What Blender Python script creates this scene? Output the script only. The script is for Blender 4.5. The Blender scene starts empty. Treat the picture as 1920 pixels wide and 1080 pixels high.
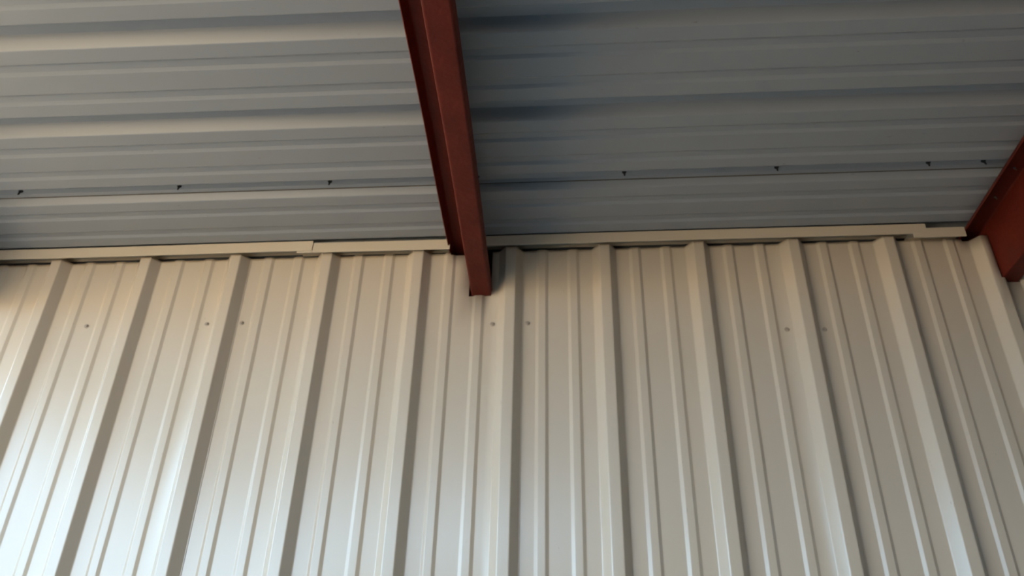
import bpy, bmesh, math, random
from mathutils import Matrix, Vector

random.seed(7)
sc = bpy.context.scene
col = sc.collection

# ------------------------------------------------------------------ camera
CAM = (0.1318, -2.2104, 1.70)
PITCH, YAW, ROLL, FPX = 0.5399, -0.0575, 0.0253, 1498.08


def cam_ray(x, y):
    c, s = math.cos(ROLL), math.sin(ROLL)
    x, y = c * x - s * y, s * x + c * y
    fw = math.cos(PITCH) - y * math.sin(PITCH)
    up = math.sin(PITCH) + y * math.cos(PITCH)
    c, s = math.cos(YAW), math.sin(YAW)
    return Vector((c * x + s * fw, -s * x + c * fw, up))


fwd = cam_ray(0, 0)
rgt = cam_ray(1, 0) - fwd
upv = cam_ray(0, 1) - fwd
cd = bpy.data.cameras.new('camera')
cam = bpy.data.objects.new('camera', cd)
col.objects.link(cam)
m = Matrix((rgt, upv, -fwd)).transposed().to_4x4()
m.translation = CAM
cam.matrix_world = m
cd.sensor_width = 36.0
cd.lens = FPX / 1920.0 * 36.0
cd.clip_start = 0.02
cd.clip_end = 500
cd.dof.use_dof = True            # the photograph is slightly soft: focused a little short of the wall
cd.dof.focus_distance = 1.6
cd.dof.aperture_fstop = 4.0
sc.camera = cam

# ------------------------------------------------------------------ light
w = bpy.data.worlds.new('sky')
sc.world = w
w.use_nodes = True
nt = w.node_tree
bg = nt.nodes['Background']
bg.inputs[0].default_value = (0.46, 0.73, 1.0, 1.0)      # bright even haze
bg.inputs[1].default_value = 3.6

sd = bpy.data.lights.new('sun', 'SUN')
sd.energy = 24.0
sd.angle = math.radians(0.6)
sd.color = (1.0, 0.93, 0.82)
sun = bpy.data.objects.new('sun', sd)
col.objects.link(sun)
# the sun stands behind the building, to the left
sun_from = Vector((0.25, 0.45, 0.85)).normalized()
sun.rotation_euler = sun_from.to_track_quat('Z', 'Y').to_euler()

sc.view_settings.view_transform = 'Standard'
sc.view_settings.look = 'None'
sc.view_settings.gamma = 1.0
sc.view_settings.use_curve_mapping = False
sc.view_settings.exposure = 1.25

# ------------------------------------------------------------------ dimensions
P = 0.3048                     # rib pitch, one foot
SL = 0.0259                    # roof slope along x
ZR = CAM[2] + 1.4986           # underside of the roof pans at x = 0
RIB_H, RIB_B, RIB_T = 0.032, 0.0395, 0.0165     # major rib: height, half base, half top
MIN_H, MIN_B, MIN_T = 0.0058, 0.0200, 0.0105    # minor rib
TRIM_Y = -0.050
TZB, TZT = CAM[2] + 1.4575, CAM[2] + 1.4960     # trim bottom / top at x = 0
PUR_D = 0.197                  # purlin depth
XW = (-3.475, -1.803, -0.1303, 1.535, 3.21)     # purlin webs at the wall
SKEW = (0, 0, 0, math.radians(4.0), 0)


def zroof(x):
    return ZR + SL * x


# ------------------------------------------------------------------ materials
def new_mat(name):
    mt = bpy.data.materials.new(name)
    mt.use_nodes = True
    return mt, mt.node_tree.nodes, mt.node_tree.links, mt.node_tree.nodes['Principled BSDF']


def painted(name, base, alt, rough, spec, scale=6.0, bump=0.02, bscale=9.0, stretch=(1, 1, 1), coat=0.0):
    mt, N, L, b = new_mat(name)
    tc = N.new('ShaderNodeTexCoord')
    mp = N.new('ShaderNodeMapping')
    mp.inputs['Scale'].default_value = stretch
    L.new(tc.outputs['Object'], mp.inputs[0])
    n = N.new('ShaderNodeTexNoise')
    n.inputs['Scale'].default_value = scale
    n.inputs['Detail'].default_value = 5
    L.new(mp.outputs[0], n.inputs['Vector'])
    cr = N.new('ShaderNodeValToRGB')
    cr.color_ramp.elements[0].position = 0.35
    cr.color_ramp.elements[0].color = (*alt, 1)
    cr.color_ramp.elements[1].position = 0.7
    cr.color_ramp.elements[1].color = (*base, 1)
    L.new(n.outputs[0], cr.inputs[0])
    # fine dirt specks
    n2 = N.new('ShaderNodeTexNoise')
    n2.inputs['Scale'].default_value = 85
    n2.inputs['Detail'].default_value = 2
    L.new(mp.outputs[0], n2.inputs['Vector'])
    r2 = N.new('ShaderNodeValToRGB')
    r2.color_ramp.elements[0].position = 0.74
    r2.color_ramp.elements[0].color = (1, 1, 1, 1)
    r2.color_ramp.elements[1].position = 0.82
    r2.color_ramp.elements[1].color = (0.72, 0.68, 0.62, 1)
    L.new(n2.outputs[0], r2.inputs[0])
    mx = N.new('ShaderNodeMix')
    mx.data_type = 'RGBA'
    mx.blend_type = 'MULTIPLY'
    mx.inputs[0].default_value = 1.0
    L.new(cr.outputs[0], mx.inputs[6])
    L.new(r2.outputs[0], mx.inputs[7])
    L.new(mx.outputs[2], b.inputs['Base Color'])
    b.inputs['Roughness'].default_value = rough
    b.inputs['Specular IOR Level'].default_value = spec
    b.inputs['Coat Weight'].default_value = coat
    b.inputs['Coat Roughness'].default_value = rough * 0.8
    n3 = N.new('ShaderNodeTexNoise')
    n3.inputs['Scale'].default_value = bscale
    n3.inputs['Detail'].default_value = 2
    L.new(mp.outputs[0], n3.inputs['Vector'])
    bp = N.new('ShaderNodeBump')
    bp.inputs['Strength'].default_value = bump
    bp.inputs['Distance'].default_value = 0.02
    L.new(n3.outputs[0], bp.inputs['Height'])
    L.new(bp.outputs[0], b.inputs['Normal'])
    return mt


M_WALL = painted('stone_paint', (0.525, 0.455, 0.36), (0.505, 0.435, 0.34), 0.28, 0.85, scale=3, bump=0.05, bscale=3, stretch=(1, 1, 0.35))
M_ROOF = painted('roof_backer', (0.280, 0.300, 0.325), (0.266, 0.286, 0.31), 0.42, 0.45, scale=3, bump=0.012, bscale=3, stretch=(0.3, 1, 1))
M_TRIM = painted('trim_paint', (0.55, 0.475, 0.365), (0.53, 0.455, 0.345), 0.4, 0.5, scale=5, bump=0.03)
M_RED = painted('red_oxide_primer', (0.125, 0.0155, 0.007), (0.095, 0.011, 0.005), 0.6, 0.22, scale=14, bump=0.10, bscale=60)
M_ZINC = painted('zinc_screw', (0.16, 0.13, 0.11), (0.12, 0.10, 0.08), 0.5, 0.5, scale=60)
M_DARK = painted('dark_screw', (0.035, 0.032, 0.03), (0.02, 0.02, 0.02), 0.6, 0.3, scale=60)
M_SEAL = painted('lap_sealant', (0.12, 0.10, 0.08), (0.09, 0.075, 0.06), 0.7, 0.2, scale=40)
M_HEAD = painted('painted_screw', (0.42, 0.36, 0.29), (0.30, 0.25, 0.20), 0.45, 0.5, scale=60)
M_SLAB = painted('concrete_slab', (0.19, 0.185, 0.18), (0.16, 0.155, 0.15), 0.85, 0.3, scale=2, bump=0.1, bscale=40)
M_GROUND = painted('ground_dirt', (0.46, 0.34, 0.22), (0.36, 0.26, 0.16), 0.9, 0.2, scale=1.5, bump=0.4, bscale=30)
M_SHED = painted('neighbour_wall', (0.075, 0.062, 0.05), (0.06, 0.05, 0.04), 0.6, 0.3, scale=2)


# ------------------------------------------------------------------ mesh helpers
def link(name, verts, faces, mat, parent=None, smooth=False, solid=0.0):
    me = bpy.data.meshes.new(name)
    me.from_pydata([tuple(v) for v in verts], [], faces)
    me.materials.append(mat)
    if smooth:
        me.polygons.foreach_set('use_smooth', [True] * len(me.polygons))
    me.update()
    o = bpy.data.objects.new(name, me)
    col.objects.link(o)
    if parent:
        o.parent = parent
    if solid:
        md = o.modifiers.new('thickness', 'SOLIDIFY')
        md.thickness = abs(solid)
        md.offset = -1.0 if solid > 0 else 1.0
    return o


def empty(name, loc=(0, 0, 0), rz=0.0):
    o = bpy.data.objects.new(name, None)
    o.location = loc
    o.rotation_euler = (0, 0, rz)
    o.empty_display_size = 0.1
    col.objects.link(o)
    return o


def tag(o, label, cat=None, group=None, kind=None):
    o['label'] = label
    if cat:
        o['category'] = cat
    if group:
        o['group'] = group
    if kind:
        o['kind'] = kind
    return o


def round_path(pts, r=0.005, seg=4, pad=0.0022):
    """2-D polyline -> polyline with rounded bends and a support point beside each bend"""
    out = [Vector(pts[0])]
    for i in range(1, len(pts) - 1):
        a, b, c = Vector(pts[i - 1]), Vector(pts[i]), Vector(pts[i + 1])
        d1, d2 = (a - b), (c - b)
        l1, l2 = d1.length, d2.length
        d1.normalize(); d2.normalize()
        ang = d1.angle(d2)
        if ang > 3.1:
            out.append(b)
            continue
        t = min(r / math.tan(ang / 2), l1 * 0.42, l2 * 0.42)
        p1, p2 = b + d1 * t, b + d2 * t
        if l1 * 0.5 > t + pad:
            out.append(b + d1 * (t + pad))
        for k in range(seg + 1):
            u = k / seg
            out.append(p1 * (1 - u) ** 2 + b * 2 * u * (1 - u) + p2 * u ** 2)
        if l2 * 0.5 > t + pad:
            out.append(b + d2 * (t + pad))
    out.append(Vector(pts[-1]))
    return out


def thick_strip(pts, t):
    """closed outline of a bent sheet of thickness t whose one face follows pts"""
    n = len(pts)
    off = []
    for i in range(n):
        a = pts[max(i - 1, 0)]
        b = pts[min(i + 1, n - 1)]
        d = (Vector(b) - Vector(a)).normalized()
        off.append(Vector(pts[i]) + Vector((-d.y, d.x)) * t)
    return [Vector(p) for p in pts] + off[::-1]


def prism_y(name, outline, y0, y1, mat, parent=None, smooth=False, cuts=1, fn=None):
    """extrude an (x, z) outline along y"""
    n = len(outline)
    V, F = [], []
    for j in range(cuts + 1):
        y = y0 + (y1 - y0) * j / cuts
        for p in outline:
            v = (p[0], y, p[1])
            V.append(fn(*v) if fn else v)
    for j in range(cuts):
        for i in range(n):
            k = (i + 1) % n
            F.append((j * n + i, j * n + k, (j + 1) * n + k, (j + 1) * n + i))
    h = n // 2
    for i in range(h - 1):                       # caps of a strip outline
        a = (i, i + 1, n - 2 - i, n - 1 - i)
        F.append(a[::-1])
        F.append(tuple(cuts * n + q for q in a))
    return link(name, V, F, mat, parent, smooth)


def box(name, lo, hi, mat, parent=None):
    x0, y0, z0 = lo
    x1, y1, z1 = hi
    V = [(x0, y0, z0), (x1, y0, z0), (x1, y1, z0), (x0, y1, z0), (x0, y0, z1), (x1, y0, z1), (x1, y1, z1), (x0, y1, z1)]
    F = [(3, 2, 1, 0), (4, 5, 6, 7), (0, 1, 5, 4), (1, 2, 6, 5), (2, 3, 7, 6), (3, 0, 4, 7)]
    return link(name, V, F, mat, parent)


def panel_profile(k0, k1):
    """R-panel section between rib numbers k0 and k1: (s, depth), ribs inclusive"""
    pts = []
    for k in range(k0, k1 + 1):
        c = k * P
        pts += [(c - RIB_B, 0), (c - RIB_T, RIB_H), (c + RIB_T, RIB_H), (c + RIB_B, 0)]
        if k < k1:
            for q in (P / 3, 2 * P / 3):
                m_ = c + q
                pts += [(m_ - MIN_B, 0), (m_ - MIN_T, MIN_H), (m_ + MIN_T, MIN_H), (m_ + MIN_B, 0)]
    return pts


# ------------------------------------------------------------------ the setting: end wall
wall = empty('wall_back', (0, 0, 0))
tag(wall, 'beige ribbed sheet-metal end wall under the roof overhang', kind='structure')


def wave(x, z):
    return 0.0007 * math.sin(7.3 * x + 2.1 * z) * math.sin(3.1 * z - 4.7 * x + 1.0)


PAN_TOP = 0.010


def zone(x):
    """0 plain, 1 lowered edge under the top flange, 2 cut out for the web and bottom flange"""
    for xw in XW:
        if xw - 0.004 < x < xw + 0.068:
            return 2
        if xw - 0.070 < x <= xw - 0.004:
            return 1
    return 0


def wall_panel(k0, k1, first):
    prof = panel_profile(k0, k1)
    path = [(p[0], p[1]) for p in prof[1:]]           # starts on the rib top, under the neighbour's lap
    if first:
        path = [(prof[0][0] - 0.02, 0)] + prof
    path = path + [(k1 * P + RIB_B + 0.003, 0)]
    path = round_path(path, 0.0055)
    cuts = []
    for xw in XW:
        cuts += [xw - 0.070, xw - 0.004, xw + 0.068]
    pts = []
    for a, b in zip(path[:-1], path[1:]):
        pts.append((a.x, a.y))
        for c in cuts:
            if a.x + 1e-5 < c < b.x - 1e-5:
                pts.append((c, a.y + (b.y - a.y) * (c - a.x) / (b.x - a.x)))
    pts.append((path[-1].x, path[-1].y))
    rows = 24
    V, F = [], []
    for (x, d) in pts:
        lap = 0.0012 if x > k1 * P - RIB_B - 0.004 else 0.0
        low = zroof(x) - PUR_D - 0.002
        zs = [low * r / rows for r in range(rows + 1)]
        zs += [low + (TZB + SL * x + 0.001 - low) * q for q in (0.33, 0.67, 1.0)] + [TZB + SL * x + PAN_TOP]
        for z in zs:
            V.append((x, -(d + lap) + wave(x, z), z))
    n = rows + 5
    for i in range(len(pts) - 1):
        zn = zone((pts[i][0] + pts[i + 1][0]) / 2)
        for r in range(n - 1 - (0, 1, 4)[zn]):
            F.append((i * n + r, (i + 1) * n + r, (i + 1) * n + r + 1, i * n + r + 1))
    return link('wall_panel', V, F, M_WALL, wall, smooth=True, solid=0.0008)


wall_panels = {}
for k0 in range(-9, 15, 3):
    wall_panels[k0] = wall_panel(max(k0, -8), k0 + 3, k0 == -9)


def screw_mesh(name, mat, washer=0.0075, head=0.0045, length=0.0055, tip=0.0):
    bm = bmesh.new()
    def ring(r, h, n):
        return [bm.verts.new((r * math.cos(2 * math.pi * i / n), r * math.sin(2 * math.pi * i / n), h)) for i in range(n)]
    n = 12
    a = ring(washer, 0, n); b = ring(washer, 0.0012, n); c = ring(washer * 0.8, 0.002, n)
    for p, q in ((a, b), (b, c)):
        for i in range(n):
            bm.faces.new((p[i], p[(i + 1) % n], q[(i + 1) % n], q[i]))
    bm.faces.new(c)
    h0 = ring(head, 0.0018, 6); h1 = ring(head, length, 6)
    for i in range(6):
        bm.faces.new((h0[i], h0[(i + 1) % 6], h1[(i + 1) % 6], h1[i]))
    bm.faces.new(h1)
    if tip:
        t0 = ring(head * 0.62, length - 0.001, 6); t1 = ring(head * 0.5, length + tip * 0.7, 6)
        for i in range(6):
            bm.faces.new((t0[i], t0[(i + 1) % 6], t1[(i + 1) % 6], t1[i]))
        v = bm.verts.new((0, 0, length + tip))
        for i in range(6):
            bm.faces.new((t1[i], t1[(i + 1) % 6], v))
    me = bpy.data.meshes.new(name)
    bm.to_mesh(me); bm.free()
    me.materials.append(mat)
    return me


def place(name, me, loc, direction, parent, tilt=(0, 0)):
    o = bpy.data.objects.new(name, me)
    o.location = loc
    q = Vector(direction).normalized().to_track_quat('Z', 'Y')
    e = q.to_euler()
    o.rotation_euler = (e.x + tilt[0], e.y + tilt[1], e.z)
    col.objects.link(o)
    o.parent = parent
    return o


HEAD = screw_mesh('screw', M_HEAD)
for x, z in ((-1.367, 1.189), (-0.972, 1.196), (-0.859, 1.2), (-0.055, 1.194), (0.056, 1.196), (0.855, 1.173), (0.969, 1.173), (1.77, 1.172), (1.883, 1.170), (-1.885, 1.19), (-1.773, 1.19)):
    k0 = math.floor((x - 0.03) / (3 * P)) * 3
    place('screw', HEAD, (x, -0.0005, CAM[2] + z), (0, -1, 0), wall_panels[k0])

# ------------------------------------------------------------------ the setting: roof underside
ceiling = empty('ceiling', (0, 0, ZR))
tag(ceiling, 'grey underside of the ribbed sheet-metal roof overhang', kind='structure')
LAP0 = -0.2845 - RIB_B            # centre line of the lap rib nearest the wall
X0, X1 = -2.60, 4.75
ROOF_OUT = 3                      # number of panels outwards from the lap


def roof_panel(idx):
    """panel number idx; 0 starts at the lap rib and runs outwards, -1 runs in over the wall"""
    prof = panel_profile(0, 3)
    # s runs from the wall outwards: y = LAP0 - (idx*3*P + s)
    f = 0.36                                        # lap leg ends part way down the flank next to the wall
    start = (-RIB_T - (RIB_B - RIB_T) * f, RIB_H * (1 - f))
    path = [start] + prof[1:-4]
    path += [(3 * P - RIB_B, 0), (3 * P - RIB_T, RIB_H), (3 * P + RIB_T, RIB_H), (3 * P + RIB_B, 0), (3 * P + RIB_B + 0.004, 0)]
    path = round_path(path, 0.0032)
    rows = 30
    V, F = [], []
    for p in path:
        s, d = p.x, p.y
        lapdrop = -0.0022 if s < RIB_B * 0.6 else 0.0
        y = LAP0 - (idx * 3 * P + s)
        for r in range(rows + 1):
            x = X0 + (X1 - X0) * r / rows
            V.append((x, y, SL * x + d + lapdrop + 0.35 * wave(y * 1.3, x)))
    n = rows + 1
    for i in range(len(path) - 1):
        for r in range(rows):
            F.append((i * n + r, i * n + r + 1, (i + 1) * n + r + 1, (i + 1) * n + r)[::-1])
    o = link('roof_panel', V, F, M_ROOF, ceiling, smooth=True, solid=0.0009)
    # thin dark line of sealant squeezed out along the lap edge, on the flank beside the wall
    ny, nz = -RIB_H, -(RIB_B - RIB_T)
    ln = math.hypot(ny, nz)
    ny, nz = ny / ln, nz / ln
    V, F = [], []
    for r in range(13):
        x = X0 + (X1 - X0) * r / 12
        for (dd, h) in ((-0.0012, 0.0026), (0.0013, 0.0026), (0.0022, 0.0002), (-0.0020, 0.0002)):
            y = LAP0 - (idx * 3 * P + start[0]) - nz * dd
            z = SL * x + start[1] + ny * dd
            V.append((x, y + ny * h, z + nz * h))
    for r in range(12):
        for q in range(4):
            p2 = (q + 1) % 4
            F.append((r * 4 + q, r * 4 + p2, (r + 1) * 4 + p2, (r + 1) * 4 + q))
    link('lap_sealant', V, F, M_SEAL, o)
    return o


roof_panels = {}
for i in range(-1, ROOF_OUT):
    roof_panels[i] = roof_panel(i)

TIP = screw_mesh('screw', M_DARK, washer=0.007, head=0.0052, length=0.006, tip=0.016)
for x in (-1.497, -1.002, -0.538, -0.09, 0.351, 0.802, 1.245, 1.404, -1.99, 1.74, 2.2):
    place('screw', TIP, (x, LAP0 - 0.002, SL * x + RIB_H - 0.004), (random.uniform(-.15, .15), -0.25, -1), roof_panels[0])
    if abs(x) < 5 and x not in (-0.09, 1.404):
        place('screw', TIP, (x + 0.03, LAP0 - 3 * P - 0.002, SL * x + RIB_H - 0.004), (random.uniform(-.15, .15), -0.25, -1), roof_panels[1])

# ------------------------------------------------------------------ purlins
FL, LIP, TH = 0.0600, 0.024, 0.0026
Y_IN, Y_OUT = 0.58, LAP0 - ROOF_OUT * 3 * P
purlin_labels = {
    0: 'red-primed steel roof purlin nearest the open end',
    1: 'red-primed steel roof purlin just past the left edge of view',
    2: 'red-primed steel roof purlin running down the middle of the roof',
    3: 'red-primed steel roof purlin at the right edge beside the short trim piece',
    4: 'red-primed steel roof purlin farthest to the right'}
TIPW = screw_mesh('screw', M_ZINC, washer=0.0032, head=0.003, length=0.004, tip=0.010)


def purlin(i):
    xw, sk = XW[i], SKEW[i]
    zt = zroof(xw) - 0.0060
    r = empty('purlin', (xw, 0, zt), -sk)
    r.rotation_euler.x = math.atan(math.tan(sk) * SL)
    tag(r, purlin_labels[i], 'purlin', 'roof purlins')
    up = Vector((-SL, 1)).normalized()
    rt = Vector((1, SL)).normalized()
    def T(a, b):                                    # a across, b down from the roof
        return rt * a - up * b
    D = PUR_D - 0.0060
    full = [T(-FL - LIP * 0.62, LIP * 1.1), T(-FL, 0), T(0, 0), T(0, D), T(FL, D), T(FL + LIP * 0.3, D - LIP * 0.95)]
    rp = round_path(full, 0.007, 5)
    iw0 = min(range(len(rp)), key=lambda q: (rp[q] - T(0, 0.011)).length)
    iw1 = min(range(len(rp)), key=lambda q: (rp[q] - T(0, D - 0.011)).length)
    parts = (('top_flange', rp[:iw0 + 1]), ('web', rp[iw0:iw1 + 1]), ('bottom_flange', rp[iw1:]))
    def dent(x, y, z):
        return (x + 0.0012 * math.sin(5 * y + i) * math.sin(2.3 * y), y, z + 0.0008 * math.sin(3.7 * y + 2 * i))
    for nm, pl in parts:
        prism_y(nm, thick_strip(pl, TH), Y_OUT, Y_IN, M_RED, r, smooth=False, cuts=24, fn=dent)
    return r


purlins = {i: purlin(i) for i in (1, 2, 3, 4)}
for y in (-0.335, -0.195):
    a = -0.032
    place('screw', TIPW, (a, y, -0.003), (0.2, -0.3, -1), purlins[3])

# ------------------------------------------------------------------ trim along the top of the wall
def trim(n, x0, x1, dz, dy, label, shrink=0.0, pitch=0.0):
    """bent strip: face, hemmed lower edge and a leg back to the wall; follows the roof slope"""
    yf = TRIM_Y - dy
    h = TZT - TZB - shrink
    prof = [(yf + 0.004, 0.004), (yf + 0.0015, 0.0), (yf, 0.0015), (yf, h - 0.001), (yf + 0.001, h), (0.012, h), (0.012, h - 0.012)]
    prof = [Vector(p) for p in prof]
    ol = thick_strip(prof, -0.0009)
    cuts = 14
    V, F = [], []
    nn = len(ol)
    for j in range(cuts + 1):
        x = x0 + (x1 - x0) * j / cuts
        for p in ol:
            V.append((x, p[0] + 0.0012 * math.sin(4 * x + n), TZB + dz + p[1] + (SL + pitch) * x))
    for j in range(cuts):
        for i in range(nn):
            k = (i + 1) % nn
            F.append((j * nn + i, (j + 1) * nn + i, (j + 1) * nn + k, j * nn + k))
    for i in range(nn // 2 - 1):
        a = (i, i + 1, nn - 2 - i, nn - 1 - i)
        F.append(a)
        F.append(tuple(cuts * nn + q for q in a[::-1]))
    o = link('trim_%d' % n, V, F, M_TRIM)
    tag(o, label, kind='structure')
    return o


trim(1, -2.5, -0.655, 0.0012, 0.003, 'long beige trim strip left of the middle purlin, lapped over the next piece')
trim(2, -0.705, -0.200, -0.0045, 0.000, 'short beige trim strip ending at the middle purlin')
trim(3, -0.120, 1.335, 0.0016, 0.003, 'long beige trim strip between the middle and right purlins')
trim(4, 1.290, 1.455, -0.0125, 0.000, 'short beige trim piece tucked in beside the right purlin', shrink=0.002)
trim(5, 1.61, 4.6, 0.0, 0.002, 'beige trim strip past the right purlin')

# ------------------------------------------------------------------ the rest of the place: building body, ground, yard
slab = box('floor_slab', (-3.3, -3.7, 0.0), (4.76, 0.0, 0.06), M_SLAB)
tag(slab, 'shaded grey concrete slab under the roof overhang', kind='structure')
floor = box('floor', (-60, -60, -0.2), (60, 60, 0.0), M_GROUND)
tag(floor, 'pale sunlit gravel ground around the metal building', kind='structure')

wl = box('wall_left', (-2.595, 0.012, 0.0), (-2.51, 0.62, 3.115), M_WALL)
tag(wl, 'side wall of the metal building around the left corner', kind='structure')
wi = box('wall_inner', (-2.595, 0.62, 0.0), (4.76, 0.68, 3.5), M_SHED)
tag(wi, 'dark inner partition behind the ribbed end wall', kind='structure')
wr = box('wall_right', (4.76, -3.6, 0.0), (4.84, 0.9, 3.30), M_SHED)
tag(wr, 'plain tan wall closing the covered bay on the right', kind='structure')
wf = box('wall_front', (0.3, -3.62, 0.0), (4.76, -3.54, 3.40), M_SHED)
wg = box('wall_front_low', (-1.4, -3.62, 0.0), (0.3, -3.54, 2.85), M_SHED)
tag(wg, 'lower end of the plain wall opposite, open above', kind='structure')
tag(wf, 'plain tan wall across the covered bay opposite the ribbed wall', kind='structure')
fn = box('wall_yard', (-3.62, -2.9, 0.0), (-3.52, -0.04, 2.45), M_SHED)
tag(fn, 'low plain yard wall beside the open left end', kind='structure')
